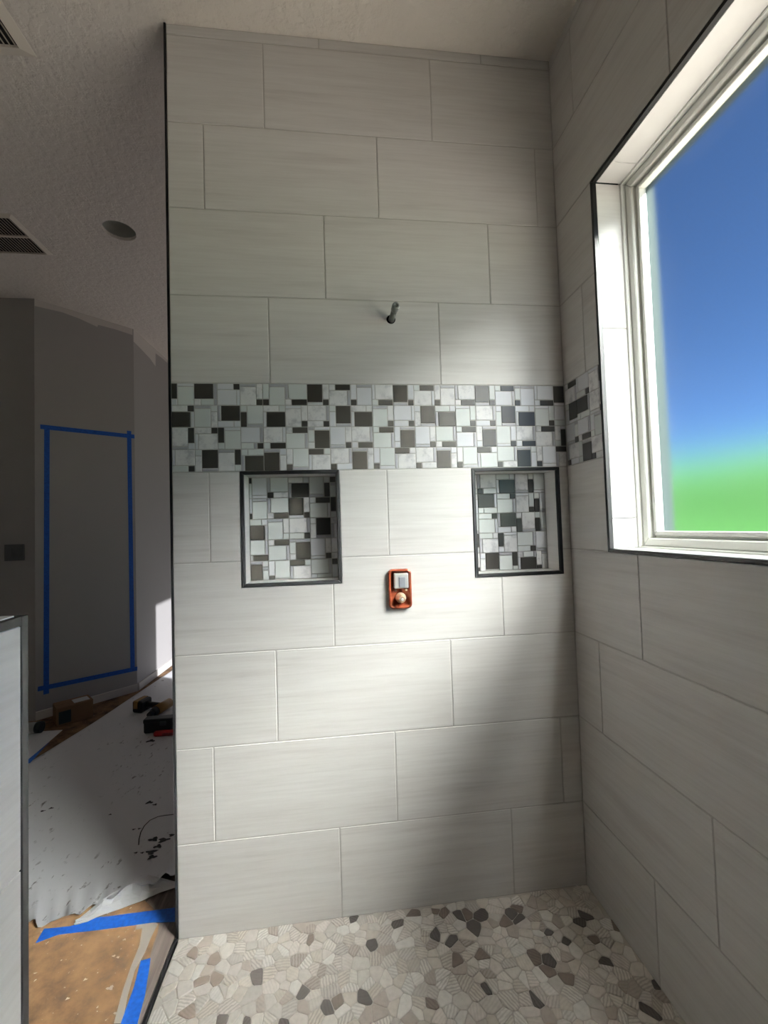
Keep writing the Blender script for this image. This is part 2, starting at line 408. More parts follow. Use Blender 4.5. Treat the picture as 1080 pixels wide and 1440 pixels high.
# ---------------------------------------------------------------- mosaic
MP = 0.0766; MG = .0027
SHEETC = [['Lbll T', 'Prbb BS', 'Ltlr T', 'Plbt S'], ['Prbt S', 'Lbrr S', 'Pltb B', 'Ltrl B'],
          ['Ltlr T', 'Plbt B', 'Prbb S', 'Lblr T'], ['Plbb S', 'Ltrl T', 'Lblr S', 'Prtt B']]
HEAD = [['Plbt T', 'Lblr B', 'Ltrr S', 'Prbt S', 'Plbt S'], ['Ltrr BS', 'Prtt', 'Lbrl B', 'Pltb T', 'Ltrl B'],
        ['Prbb T', 'Ltrl S', 'Plbt T', 'Lbrr S', 'Lblr T'], ['Lbrl S', 'Pltb B', 'Prbt T', 'Ltll B', 'Prtt B']]
BAND = [HEAD[r] + [SHEETC[r][(c-5) % 4] for c in range(5, 19)] for r in range(4)]
NA = [['Pltb S', 'Lbll S', 'Ltrl B', 'Prtb T', 'Pltb S'], ['Plbt S', 'Lbll T', 'Prbb BS', 'Ltlr T', 'Plbt T'],
      ['Ltrr B', 'Prbt', 'Lbrr S', 'Pltb B', 'Ltrl'], ['Lblr T', 'Ltlr T', 'Plbt B', 'Prbb S', 'Lblr'],
      ['Prtt B', 'Plbb S', 'Ltrl T', 'Lblr', 'Pltt S']]
NB = [['Prbb', 'Lbll S', 'Ltrl B', 'Prtb T', 'Prbb S'], ['Prtt', 'Lblr B', 'Ltrr S', 'Prbt S', 'Pltb T'],
      ['Pltb ST', 'Ltrr S', 'Lbrl B', 'Pltb T', 'Pltb T'], ['Prbb T', 'Ltrl', 'Plbt T', 'Lbrr S', 'Prbb'],
      ['Prbb S', 'Pltb B', 'Prbt T', 'Ltll B', 'Plbt S']]
RB = [['Ltlr T', 'Lbrl S', 'Prbt T'], ['Pltb B', 'Lblr B', 'Prbb S'], ['Prbb S', 'Lblr T', 'Plbt'], ['Lbll S', 'Plbt B', 'Lblr S']]
def module(code):
    """rects (kind, u0, u1, v0, v1) in the unit module, v up"""
    c = code.split()[0]; dark = code.split()[1] if ' ' in code else ''
    bw = .29; sw = .15
    if c[0] == 'L':
        b0, b1 = (1-bw, 1) if c[1] == 't' else (0, bw); o0, o1 = (0, 1-bw) if c[1] == 't' else (bw, 1)
        s0, s1 = (0, bw) if c[2] == 'l' else (1-bw, 1); t0, t1 = (bw, 1) if c[2] == 'l' else (0, 1-bw)
        v0, v1 = (0, sw) if c[3] == 'l' else (1-sw, 1); g0, g1 = (sw, 1) if c[3] == 'l' else (0, 1-sw)
        R = [('S', s0, s1, b0, b1), ('T', t0, t1, b0, b1), ('V', v0, v1, o0, o1), ('B', g0, g1, o0, o1)]
    else:
        b0, b1 = (0, bw) if c[1] == 'l' else (1-bw, 1); o0, o1 = (bw, 1) if c[1] == 'l' else (0, 1-bw)
        s0, s1 = (1-bw, 1) if c[2] == 't' else (0, bw); t0, t1 = (0, 1-bw) if c[2] == 't' else (bw, 1)
        v0, v1 = (1-sw, 1) if c[3] == 't' else (0, sw); g0, g1 = (0, 1-sw) if c[3] == 't' else (sw, 1)
        R = [('S', b0, b1, s0, s1), ('T', b0, b1, t0, t1), ('V', o0, o1, v0, v1), ('B', o0, o1, g0, g1)]
    out = []
    for k, a, b, c_, d in R:
        if k in dark: mt = DARKG
        elif k == 'V': mt = random.choice([STONEG, STONEG, STONEG, WHITEG])
        elif k == 'B': mt = random.choice([MARBLE, MARBLE, PALEG, PALEG, WHITEG])
        else: mt = random.choice([MARBLE, PALEG, PALEG, WHITEG, MARBLE])
        if k in 'ST' and mt is PALEG and random.random() < .35:      # glass sliver beside a shorter chip
            if k == 'T' and (b-a) > (d-c_): out += [(k, a, b-.14, c_, d, mt), ('V', b-.14, b, c_, d, STONEG)]
            elif k == 'T': out += [(k, a, b, c_, d-.14, mt), ('V', a, b, d-.14, d, STONEG)]
            else: out.append((k, a, b, c_, d, mt))
        else: out.append((k, a, b, c_, d, mt))
    return out
def mosaic(codes, u0, u1, z0, z1, off, P):
    """pieces clipped to u0..u1, z0..z1; rows count from the top"""
    out = []
    for r, row in enumerate(codes):
        for c, code in enumerate(row):
            for k, a, b, e, f, mt in module(code):
                A = u0 + off + (c+a)*MP + MG/2; B = u0 + off + (c+b)*MP - MG/2
                Z0 = z1 - (r+1-e)*MP + MG/2; Z1 = z1 - (r+1-f)*MP - MG/2
                A, B, Z0, Z1 = max(A, u0+.001), min(B, u1-.001), max(Z0, z0+.001), min(Z1, z1-.0005)
                if B - A < .004 or Z1 - Z0 < .004: continue
                out.append((k, A, B, Z0, Z1, mt, P, random.uniform(-.0006, .0006)))
    return out
chip_cache = {}
def chip_mesh(w, h, axis, mt):
    key = (round(w, 4), round(h, 4), axis, mt.name)
    if key not in chip_cache:
        c = .0008; t = .004
        ring = lambda i, d: [(-w/2+i, d, -h/2+i), (w/2-i, d, -h/2+i), (w/2-i, d, h/2-i), (-w/2+i, d, h/2-i)]
        v = ring(c, 0) + ring(0, c) + ring(0, t)
        f = [(0, 1, 2, 3)] + [(4*k+i, 4*(k+1)+i, 4*(k+1)+(i+1) % 4, 4*k+(i+1) % 4) for k in (0, 1) for i in range(4)]
        if axis == 'R': v = [(d, -u, z) for u, d, z in v]
        me = mesh('mosaic_tile', v, f, mt); chip_cache[key] = me
    return chip_cache[key]
def lay_mosaic(pieces, parent, axis, limit):
    pieces = sorted(pieces, key=lambda p: (p[0] == 'V', -(p[2]-p[1])*(p[4]-p[3])))
    rest = []
    for i, (k, a, b, e, f, mt, P, dy) in enumerate(pieces):
        if i < limit and k != 'V':
            link('mosaic_tile', chip_mesh(b-a, f-e, axis, mt), parent, Vector(P((a+b)/2, dy, (e+f)/2)))
        else: rest.append((a, b, e, f, mt, P, dy))
    if rest:
        V, F, FM, mats = [], [], [], []
        for a, b, e, f, mt, P, dy in rest:
            if mt not in mats: mats.append(mt)
            me = chip_mesh(b-a, f-e, axis, mt); o = Vector(P((a+b)/2, dy, (e+f)/2)); n = len(V)
            V += [v.co + o for v in me.vertices]
            for p in me.polygons: F.append(tuple(i+n for i in p.vertices)); FM.append(mats.index(mt))
        o = link('mosaic_chips', mesh('mosaic_chips', V, F, *mats, fm=FM), parent); o['kind'] = 'stuff'
pc = mosaic(BAND, 0.004, W, MB, MT, -.002, PB)
PN = lambda u, d, z: (u, ND + d, z)
pc += mosaic(NA, N1[0]+TRIM, N1[1]-TRIM, N1[2]+TRIM, N1[3]-TRIM, -.012, PN)
pc += mosaic(NB, N2[0]+TRIM, N2[1]-TRIM, N2[2]+TRIM, N2[3]-TRIM, -.036, PN)
lay_mosaic(pc, wall_back, 'B', 300)
RBX = [r + [random.choice(sum(SHEETC, []))] for r in RB]
lay_mosaic(mosaic(RB, 0.0, -WY1-m, MB, MT, .004, PR), wall_right, 'R', 300)
lay_mosaic(mosaic([[SHEETC[r][c % 4] for c in range(13)] for r in range(4)], -WY0+m, -YR, MB, MT, 0, PR), wall_right, 'R', 0)

# niches: lining tiles and black frame
for N in (N1, N2):
    x0, x1, z0, z1 = N
    t = TRIM
    # mitred black frame, four pieces
    o = [(x0, z0), (x1, z0), (x1, z1), (x0, z1)]; i_ = [(x0+t, z0+t), (x1-t, z0+t), (x1-t, z1-t), (x0+t, z1-t)]
    for k in range(4):
        a, b, c, d = o[k], o[(k+1) % 4], i_[(k+1) % 4], i_[k]
        vv = [(p[0], -.003, p[1]) for p in (a, b, c, d)] + [(p[0], .012, p[1]) for p in (a, b, c, d)]
        me = mesh('niche_trim', vv, [(0, 1, 2, 3), (7, 6, 5, 4)] + [(j, 4+j, 4+(j+1) % 4, (j+1) % 4) for j in range(4)], BLACK)
        link('niche_trim', fix(me, .0015), wall_back)
    box('niche_tile', x0, x0+t-.001, .0125, ND, z0+.001, z1-.001, T_JAMB, wall_back)
    box('niche_tile', x1-t+.001, x1, .0125, ND, z0+.001, z1-.001, T_JAMB, wall_back)
    box('niche_tile', x0+t, x1-t, .0125, ND, z0, z0+t-.001, T_JAMB, wall_back)
    box('niche_tile', x0+t, x1-t, .0125, ND, z1-t+.001, z1, T_JAMB, wall_back)

# ---------------------------------------------------------------- shower window: reveal, black frame, vinyl frame, pane
def ring_quad(name, y0, y1, z0, z1, t, x0, x1, mat, parent, bevel=0):
    """four mitred members around an opening"""
    o = [(y0, z0), (y1, z0), (y1, z1), (y0, z1)]; i_ = [(y0+t, z0+t), (y1-t, z0+t), (y1-t, z1-t), (y0+t, z1-t)]
    for k in range(4):
        a, b, c, d = o[k], o[(k+1) % 4], i_[(k+1) % 4], i_[k]
        vv = [(x0, p[0], p[1]) for p in (a, b, c, d)] + [(x1, p[0], p[1]) for p in (a, b, c, d)]
        me = mesh(name, vv, [(3, 2, 1, 0), (4, 5, 6, 7)] + [(j, (j+1) % 4, 4+(j+1) % 4, 4+j) for j in range(4)], mat)
        link(name, fix(me, bevel), parent)
ring_quad('window_trim', WY0, WY1, WZ0, WZ1, .011, W-.003, W+.012, BLACK, wall_right, .001)
XF = 1.520
# reveal tiles (far jamb, near jamb, head, sill)
jz = [WZ0+.011, 1.327, 1.951, WZ1-.011]
for (ya, yb) in ((WY1-.011, WY1), (WY0, WY0+.011)):
    for a, b in zip(jz[:-1], jz[1:]): box('reveal_tile', W+.0125, XF, ya+.001, yb, a+.001, b-.001, T_JAMB, wall_right, .0008)
hy = [WY0+.012, WY0+.4, -.93, -.315, WY1-.012]
for a, b in zip(hy[:-1], hy[1:]):
    box('reveal_tile', W+.0125, XF, a+.001, b-.001, WZ1-.011, WZ1, T_JAMB, wall_right, .0008)
    box('reveal_tile', W+.0125, XF, a+.001, b-.001, WZ0, WZ0+.011, T_JAMB, wall_right, .0008)
win = empty('window_1', (1.56, (WY0+WY1)/2, WZ0), 'white vinyl window with frosted glass pane', 'window', kind='structure')
g = .0005
ring_quad('frame_lip', WY0+g, WY1-g, WZ0+g, WZ1-g, .016, 1.5205, 1.575, WHITEV, win, .002)
ring_quad('frame', WY0+.0165, WY1-.0165, WZ0+.0165, WZ1-.0165, .026, 1.534, 1.575, WHITEV, win, .003)
ring_quad('glazing_bead', WY0+.043, WY1-.043, WZ0+.043, WZ1-.043, .007, 1.556, 1.575, WHITEV, win, .001)
ring_quad('sash', WY0+.0505, WY1-.0505, WZ0+.0505, WZ1-.0505, .013, 1.546, 1.575, WHITEV, win, .002)
v, f = box_data(1.566, 1.572, WY0+.058, WY1-.058, WZ0+.058, WZ1-.058)
pane = link('pane', mesh('pane', v, f, FROST, CLEAR), win)
for p in pane.data.polygons: p.material_index = 0 if p.normal.x < -.5 else 1
# clear window of the room behind
win2 = empty('window_2', (1.6, (W2[0]+W2[1])/2, W2[2]), 'white vinyl window with tinted glass beyond the shower wall', 'window', kind='structure')
ring_quad('frame', W2[0], W2[1], W2[2], W2[3], .05, 1.55, 1.62, WHITEV, win2)
box('pane', 1.58, 1.584, W2[0]+.05, W2[1]-.05, W2[2]+.05, W2[3]-.05, TINTED, win2)

# ---------------------------------------------------------------- outside
bounce_slab = box('ground_bounce_paving', -14, 12.0, -24, 26, -.5, -.35, BOUNCE_PAVING); tag(bounce_slab, 'pale paving added outside to bounce neutral light indoors', 'paving', kind='structure')  # unseen paving added to offset green bounce and light the ceiling
def bank():
    V, F = [], []; nx, ny = 40, 40
    for i in range(nx+1):
        x = 12.0 + 40*(i/nx)**1.3; t = min(max((x-12.0)/17, 0), 1); h = -.36 + 4.9*(t*t*(3-2*t))
        for j in range(ny+1):
            y = -50+110*j/ny; V.append((x, y, h + .12*math.sin(.7*y+x)*t + .08*math.sin(1.9*y)*t))
    F = [(i*(ny+1)+j, (i+1)*(ny+1)+j, (i+1)*(ny+1)+j+1, i*(ny+1)+j+1) for i in range(nx) for j in range(ny)]
    b = len(V); V += [(12.0, -50, -.5), (52.0, -50, -.5), (52.0, 60, -.5), (12.0, 60, -.5)]; F.append((b+3, b+2, b+1, b))
    o = link('ground_bank', mesh('ground_bank', V, F, LAWN, smooth=True)); tag(o, 'green grassy bank blurred behind the frosted glass', 'lawn', kind='structure')
bank()

# ---------------------------------------------------------------- pebble floor
def voronoi(u0, u1, v0, v1, cell, gap):
    rnd = random.Random(5)
    nx, ny = int((u1-u0)/cell)+1, int((v1-v0)/cell)+1
    bins = {}
    for i in range(-1, nx+1):
        for j in range(-1, ny+1):
            k = 2 if rnd.random() < .30 else (0 if rnd.random() < .10 else 1)
            bins[(i, j)] = [(u0+(i+rnd.random())*cell, v0+(j+rnd.random())*cell) if k == 2 else (u0+(i+.5+rnd.uniform(-.4, .4))*cell, v0+(j+.5+rnd.uniform(-.4, .4))*cell) for _ in range(k)]
    kept = []
    for key, L in bins.items():                      # drop points that crowd another
        for p in list(L):
            for di in (-1, 0, 1):
                for dj in (-1, 0, 1):
                    for q in bins.get((key[0]+di, key[1]+dj), []):
                        if q is not p and math.dist(p, q) < cell*.42 and p in L: L.remove(p)
    out = []
    for (i, j), L in bins.items():
        for p in L:
            if not (u0 < p[0] < u1 and v0 < p[1] < v1): continue
            c2 = 2*cell
            poly = [(max(p[0]-c2, u0), max(p[1]-c2, v0)), (min(p[0]+c2, u1), max(p[1]-c2, v0)), (min(p[0]+c2, u1), min(p[1]+c2, v1)), (max(p[0]-c2, u0), min(p[1]+c2, v1))]
            nb = sorted((math.dist(p, q), q) for di in range(-3, 4) for dj in range(-3, 4) for q in bins.get((i+di, j+dj), []) if q is not p)[:22]
            for L_, q in nb:
                nx_, ny_ = (q[0]-p[0])/L_, (q[1]-p[1])/L_; lim = L_/2 - gap
                new = []
                for k in range(len(poly)):
                    a, b = poly[k], poly[(k+1) % len(poly)]
                    da = (a[0]-p[0])*nx_+(a[1]-p[1])*ny_-lim; db = (b[0]-p[0])*nx_+(b[1]-p[1])*ny_-lim
                    if da <= 0: new.append(a)
                    if da*db < 0: t = da/(da-db); new.append((a[0]+t*(b[0]-a[0]), a[1]+t*(b[1]-a[1])))
                poly = new
                if len(poly) < 3: break
            if len(poly) >= 3: out.append((p, poly))
    return out
def chaikin(poly):
    r = []
    for k in range(len(poly)):
        a, b = poly[k], poly[(k+1) % len(poly)]
        r += [(a[0]*.87+b[0]*.13, a[1]*.87+b[1]*.13), (a[0]*.13+b[0]*.87, a[1]*.13+b[1]*.87)]
    return r
def tint():
    q = random.random()
    if q < .065: c = srgb(104, 96, 92)
    elif q < .125: c = srgb(138, 124, 114)
    elif q < .24: c = srgb(188, 176, 166)
    else: c = random.choice([srgb(224, 217, 208), srgb(230, 225, 218), srgb(214, 205, 194), srgb(222, 213, 205), srgb(208, 201, 193)])
    k = random.uniform(.9, 1.05)
    return (c[0]*k, c[1]*k, c[2]*k, random.choice([0, 0, .3, .7, 1]))
stones = []
for p, poly in voronoi(.006, W, YR, -.001, .036, .0009):
    poly = chaikin(poly)
    ar = abs(sum(poly[k][0]*poly[(k+1) % len(poly)][1]-poly[(k+1) % len(poly)][0]*poly[k][1] for k in range(len(poly))))/2
    if ar < 6e-5: continue
    cx = sum(q[0] for q in poly)/len(poly); cyy = sum(q[1] for q in poly)/len(poly)
    X_, Y_, Z_ = project((cx, cyy, 0))
    vis = Z_ > .1 and -5 < X_ < 1085 and Y_ < 1446
    stones.append((-(ar/Z_**2) if vis else 1, cx, cyy, poly, tint(), random.uniform(0, math.pi), random.uniform(0, 5), random.uniform(-.0008, .0006)))
stones.sort(key=lambda s: s[0])
def stone_geo(s):
    _, cx, cyy, poly, col, rot, of, dz = s; n = len(poly)
    rings = [(0.86, 0.0), (.95, -.0006), (1.0, -.0018), (1.0, -.004)]
    V = [((x-cx)*k, (y-cyy)*k, z+dz) for k, z in rings for x, y in poly]
    F = [tuple(range(n))] + [(r*n+i, (r+1)*n+i, (r+1)*n+(i+1) % n, r*n+(i+1) % n) for r in range(3) for i in range(n)]
    c_, s_ = math.cos(rot), math.sin(rot)
    UV = [(x*c_-y*s_+of, x*s_+y*c_+of) for x, y, z in V]
    return V, F, UV
def stone_mesh(name, lst):
    V, F, UV, CO = [], [], [], []
    for s in lst:
        v, f, uv = stone_geo(s); n = len(V); o = (s[1], s[2]) if len(lst) > 1 else (0, 0)
        V += [(x+o[0], y+o[1], z) for x, y, z in v]; F += [tuple(i+n for i in q) for q in f]; UV += uv; CO += [s[4]]*len(v)
    me = mesh(name, V, F, PEBBLE)
    at = me.color_attributes.new('tint', 'FLOAT_COLOR', 'POINT'); at.data.foreach_set('color', np.array(CO, dtype=np.float32).ravel())
    uvl = me.uv_layers.new(name='UVMap'); li = np.empty(len(me.loops), dtype=np.int32); me.loops.foreach_get('vertex_index', li)
    uvl.data.foreach_set('uv', np.array(UV, dtype=np.float32)[li].ravel())
    return me
for s in stones[:300]: link('stone', stone_mesh('stone', [s]), fsh, Vector((s[1], s[2], 0)))
o = link('stones', stone_mesh('stones', stones[300:]), fsh); o['kind'] = 'stuff'

# ---------------------------------------------------------------- half wall on the left
PE = -.694
pony = box('wall_half', -.15, -.002, YR, PE-.016, 0, 1.17, GROUT); tag(pony, 'low tiled half wall with black edge trim and pale cap', 'half wall', kind='structure')
pj = [.001, .147, .760, 1.171]
for a, b in zip(pj[:-1], pj[1:]):
    y = PE-.0165; k = 0
    while y > YR+.02:
        y2 = max(y-(.305 if k else .305), YR); box('wall_tile', -.003, .0015, y2+.0015, y-.0005, a+.0015, b-.0015, T_JAMB, pony, .0008); y = y2; k += 1
box('edge_trim', -.15, .003, PE-.016, PE, 0, 1.187, BLACK, pony, .001)
box('edge_trim', -.008, .003, YR, PE-.0162, 1.171, 1.187, BLACK, pony, .001)
y = PE-.0165
while y > YR+.02:
    y2 = max(y-.61, YR); box('cap_tile', -.15, -.0085, y2+.0015, y, 1.171, 1.189, T_JAMB, pony, .0008); y = y2

# ---------------------------------------------------------------- shower pipe stub
PIPE = plain('dark_galvanised_pipe', srgb(124, 127, 123), .35, .25)
px0 = Vector((.770, 0, 2.076))
sp = empty('shower_pipe', px0, 'dark grey pipe stub sticking out of the upper tiles', 'pipe')
lathe('hole_shade_disc', px0+Vector((0, .0005, 0)), (0, -1, 0), [(0, .016), (.0015, .0165), (.0018, .012)], plain('painted_hole_shade', srgb(10, 10, 10), .9), sp)  # solid black disc paints the shade inside the pipe hole
lathe('pipe', px0+Vector((.001, .002, -.002)), (.02, -1, .0), [(0, .0105), (.075, .0105)], PIPE, sp)
lathe('cap', px0+Vector((.0025, -.072, -.002)), (.02, -1, .0), [(0, .0112), (.003, .0128), (.03, .0128), (.034, .0115), (.0345, .006), (.030, .0055)], PIPE, sp)

# ---------------------------------------------------------------- shower valve
COPPER = plain('copper_plastic_guard', srgb(128, 62, 40), .2, .4)
CHROME = plain('bright_chrome', srgb(222, 222, 218), .25, .35)
BRASS = plain('pale_brass', srgb(212, 188, 160), .25, .45)
vx0, vx1, vz0, vz1 = .7285, .8105, 1.033, 1.172
sv = empty('shower_valve', (.7695, 0, 1.10), 'copper coloured mixing valve set in the tiles below the mosaic', 'valve')
def rrect(x0, x1, z0, z1, r, n=6):
    P_ = []
    for cx, cz, a0 in ((x1-r, z1-r, 0), (x0+r, z1-r, 90), (x0+r, z0+r, 180), (x1-r, z0+r, 270)):
        for k in range(n+1):
            a = math.radians(a0+90*k/n); P_.append((cx+r*math.cos(a), cz+r*math.sin(a)))
    return P_
rings = [(0, .001), (0, -.016), (.002, -.019), (.006, -.019), (.008, -.016), (.010, -.003)]
V, F = [], []
for ins, y in rings: V += [(x, y, z) for x, z in rrect(vx0+ins, vx1-ins, vz0+ins, vz1-ins, max(.016-ins*.6, .006))]
n = len(V)//len(rings)
for k in range(len(rings)-1): F += [(k*n+i, (k+1)*n+i, (k+1)*n+(i+1) % n, k*n+(i+1) % n) for i in range(n)]
F.append(tuple(range((len(rings)-1)*n, len(rings)*n)))
me = mesh('guard', V, F, COPPER); fix(me); 
for p in me.polygons: p.use_smooth = True
link('guard', me, sv)
cb = box('cartridge_block', .7475, .7985, -.026, -.002, 1.105, 1.158, CHROME, sv, .004, 2)
box('bracket', .7645, .787, -.0285, -.0255, 1.108, 1.145, plain('satin_steel', srgb(150, 154, 160), .3, .5), cb, .001)
for x in (.7545, .7925): lathe('screw', (x, -.002, 1.097), (0, -1, 0), [(0, .004), (.006, .004), (.007, .003)], BRASS, sv, 12)
lathe('stem', (.772, -.002, 1.070), (0, -1, 0), [(0, .019), (.010, .0185), (.012, .013), (.035, .0125), (.038, .011), (.0385, .0075), (.034, .007)], BRASS, sv)
lathe('spindle', (.772, -.03, 1.070), (0, -1, 0), [(0, .005), (.016, .005), (.017, .004)], CHROME, sv, 12)

# ---------------------------------------------------------------- ceiling vents
VENTM = plain('white_vent_metal', srgb(228, 219, 205), .45); VDARK = plain('vent_shade_dark', srgb(40, 38, 36), .9)
def vent(x0, x1, y0, y1, label, along='y', nslat=14, bar=False, fw=.022):
    r = empty('ceiling_vent', ((x0+x1)/2, (y0+y1)/2, H-.012), label, 'vent')
    V = []; o_ = [(x0, y0), (x1, y0), (x1, y1), (x0, y1)]; i_ = [(x0+fw, y0+fw), (x1-fw, y0+fw), (x1-fw, y1-fw), (x0+fw, y1-fw)]
    V = [(x, y, H-.002) for x, y in o_] + [(x, y, H-.012) for x, y in i_] + [(x, y, H-.0005) for x, y in i_] + [(x, y, H-.0005) for x, y in o_]
    F = [(k, 4+k, 4+(k+1) % 4, (k+1) % 4) for k in range(4)] + [(4+k, 8+k, 8+(k+1) % 4, 4+(k+1) % 4) for k in range(4)] + [(k, (k+1) % 4, 12+(k+1) % 4, 12+k) for k in range(4)]
    link('frame', mesh('frame', V, F, VENTM), r)
    box('shade_plate', x0+fw, x1-fw, y0+fw, y1-fw, H-.0012, H-.0006, VDARK, r)  # thin dark plate paints the shade seen between the slats
    for k in range(nslat):
        t = (k+.5)/nslat
        if along == 'y':
            c = x0+fw+t*(x1-x0-2*fw); w = (x1-x0-2*fw)/nslat*.22
            vv = [(c-w, y0+fw, H-.006), (c+w, y0+fw, H-.011), (c+w, y1-fw, H-.011), (c-w, y1-fw, H-.006)]
        else:
            c = y0+fw+t*(y1-y0-2*fw); w = (y1-y0-2*fw)/nslat*.33
            vv = [(x0+fw, c-w, H-.010), (x0+fw, c+w, H-.004), (x1-fw, c+w, H-.004), (x1-fw, c-w, H-.010)]
        vv2 = vv + [(a, b, c_+.0012) for a, b, c_ in vv]
        link('slat', mesh('slat', vv2, [(0, 1, 2, 3), (7, 6, 5, 4)] + [(j, 4+j, 4+(j+1) % 4, (j+1) % 4) for j in range(4)], VENTM), r)
    if bar: box('bar', x0+fw, x1-fw, (y0+y1)/2-.006, (y0+y1)/2+.006, H-.0125, H-.003, VENTM, r)
vent(-.88, -.512, -.20, .155, 'white ceiling vent with fine slats near the tiled wall top', 'y', 16, False, .036)
vent(-1.55, -1.185, 1.015, 1.38, 'white ceiling vent with a cross bar near the round cut-out', 'y', 18, True)

# ---------------------------------------------------------------- unpainted ragged bands and base boards on the left walls
def wall_pt(A, B, t, z, off=.002):
    d = Vector((B[0]-A[0], B[1]-A[1], 0)).normalized(); nrm = Vector((d.y, -d.x, 0))
    p = Vector((A[0], A[1], 0)) + d*t + nrm*off; return Vector((p.x, p.y, z))
def ragged(A, B, drops, parent):
    L = math.dist(A, B); V = []; n = len(drops)
    for off in (.001, -.002):
        for k, (t, dz) in enumerate(drops):
            V += [wall_pt(A, B, t*L, H-.0005, off), wall_pt(A, B, t*L, H-dz, off)]
    F = []
    for k in range(n-1):
        a = 2*k; F.append((a, a+1, a+3, a+2)); b = 2*n+2*k; F.append((b, b+2, b+3, b+1)); F.append((a+1, b+1, b+3, a+3))
    link('primer_band', mesh('primer_band', V, F, PRIMER), parent)
ragged(C1, C2, [(0.002, .055), (.25, .04), (.42, .05), (.60, .075), (.61, .055), (.8, .05), (.985, .055), (.99, .055)], wall_angled)
ragged(C2, (C2[0]+.03, C2[1]+.7), [(.002, .11), (.2, .12), (.45, .14), (.6, .17), (.605, .04), (.8, .03), (1, .03)], wall_passage)
def wall_bar(name, A, B, t0, t1, za0, za1, zb0, zb1, th, mat, parent=None):
    V = [wall_pt(A, B, t, z, o_) for o_ in (th, .0) for t, z in ((t0, za0), (t1, zb0), (t1, zb1), (t0, za1))]
    me = mesh(name, V, [(0, 1, 2, 3), (7, 6, 5, 4)] + [(j, 4+j, 4+(j+1) % 4, (j+1) % 4) for j in range(4)], mat)
    return link(name, fix(me), parent)
LA = math.dist(C1, C2)
bb = wall_bar('baseboard_angled', C1, C2, 0, LA, 0.001, .06, .001, .06, .012, PRIMER); tag(bb, 'low white base strip along the angled taped wall', 'baseboard', kind='structure')
bb = wall_bar('baseboard_passage', C2, C3, .013, 1.75, 0.001, .06, .001, .06, .012, PRIMER); tag(bb, 'low white base strip along the narrow passage wall', 'baseboard', kind='structure')

# blue tape rectangle on the angled wall, positions from the photograph
def on_angled(px, py):
    d = ray(px, py); A = Vector((C1[0], C1[1], 0)); dr = Vector((C2[0]-C1[0], C2[1]-C1[1], 0)).normalized(); nr = Vector((dr.y, -dr.x, 0))
    t = (A-CAM).dot(nr)/d.dot(nr); p = CAM+d*t; return (p-A).dot(dr), p.z
def tape_on_wall(pa, pb, w, label):
    (ta, za), (tb, zb) = on_angled(*pa), on_angled(*pb)
    d = Vector((tb-ta, zb-za)).normalized(); nn = Vector((-d.y, d.x))*w/2
    q = [(ta-nn.x, za-nn.y), (tb-nn.x, zb-nn.y), (tb+nn.x, zb+nn.y), (ta+nn.x, za+nn.y)]
    V = [wall_pt(C1, C2, t, z, o_) for o_ in (tape_on_wall.o, tape_on_wall.o-.0006) for t, z in q]; tape_on_wall.o += .0006
    o = link('masking_tape', fix(mesh('masking_tape', V, [(0, 1, 2, 3), (7, 6, 5, 4)] + [(j, 4+j, 4+(j+1) % 4, (j+1) % 4) for j in range(4)], TAPE)))
    tag(o, label, 'tape', 'tape rectangle on the angled wall')
tape_on_wall.o = .0008
tape_on_wall((66, 598), (65, 976), .034, 'upright blue tape strip on the angled wall beside the dark switch wall')
tape_on_wall((181.5, 606), (186.5, 943), .034, 'upright blue tape strip on the angled wall beside its far corner')
tape_on_wall((56.5, 600), (189, 614), .034, 'sloping blue tape strip across the top of the wall rectangle')
tape_on_wall((53, 969), (193, 940), .034, 'blue tape strip across the foot of the wall rectangle')

# light switch on the dark wall
sx, sz = hit(21, 777, 1, 1.93).x, hit(21, 777, 1, 1.93).z
ls = empty('light_switch', (sx, 1.93, sz), 'small dark light switch plate on the shaded wall', 'switch')
SWM = plain('switch_plastic', srgb(96, 96, 94), .5)
box('plate', sx-.068, sx+.068, 1.922, 1.9295, sz-.06, sz+.06, SWM, ls, .003)
for dx in (-.03, .03): box('rocker', sx+dx-.018, sx+dx+.018, 1.917, 1.923, sz-.034, sz+.034, SWM, ls, .002)

# ---------------------------------------------------------------- floor protection
def flat(name, pts, z0, z1, mat, label, cat, group=None):
    o = prism(name, pts, z0, z1, mat); tag(o, label, cat, group); return o
fp = lambda *a: [(on_floor(*q).x, on_floor(*q).y) for q in a]
front = fp((207, 1368), (212, 1340), (222, 1310), (226, 1292), (216, 1278), (203, 1266))
br = [(-.048, -.60), (-.048, -.25)] + front + [(-.16, .26), (-.95, .30), (-1.2, -.6)]
flat('brown_paper', br, 0.0003, .0012, BROWN, 'dusty brown floor paper beside the pebble shower floor', 'floor paper')
sA, sB, sC = on_floor(38, 1075), on_floor(130, 1018), on_floor(241, 944)
br2 = [(-1.9, .5), (-1.0, .42), (-.6, 2.0), (-.4, 3.6), (-1.07, 3.6), (-1.14, 2.40), (-1.63, 1.92), (-2.4, 1.92)]
flat('brown_paper', br2, 0.0003, .0012, BROWN, 'brown floor paper strip running under the big white board', 'floor paper')
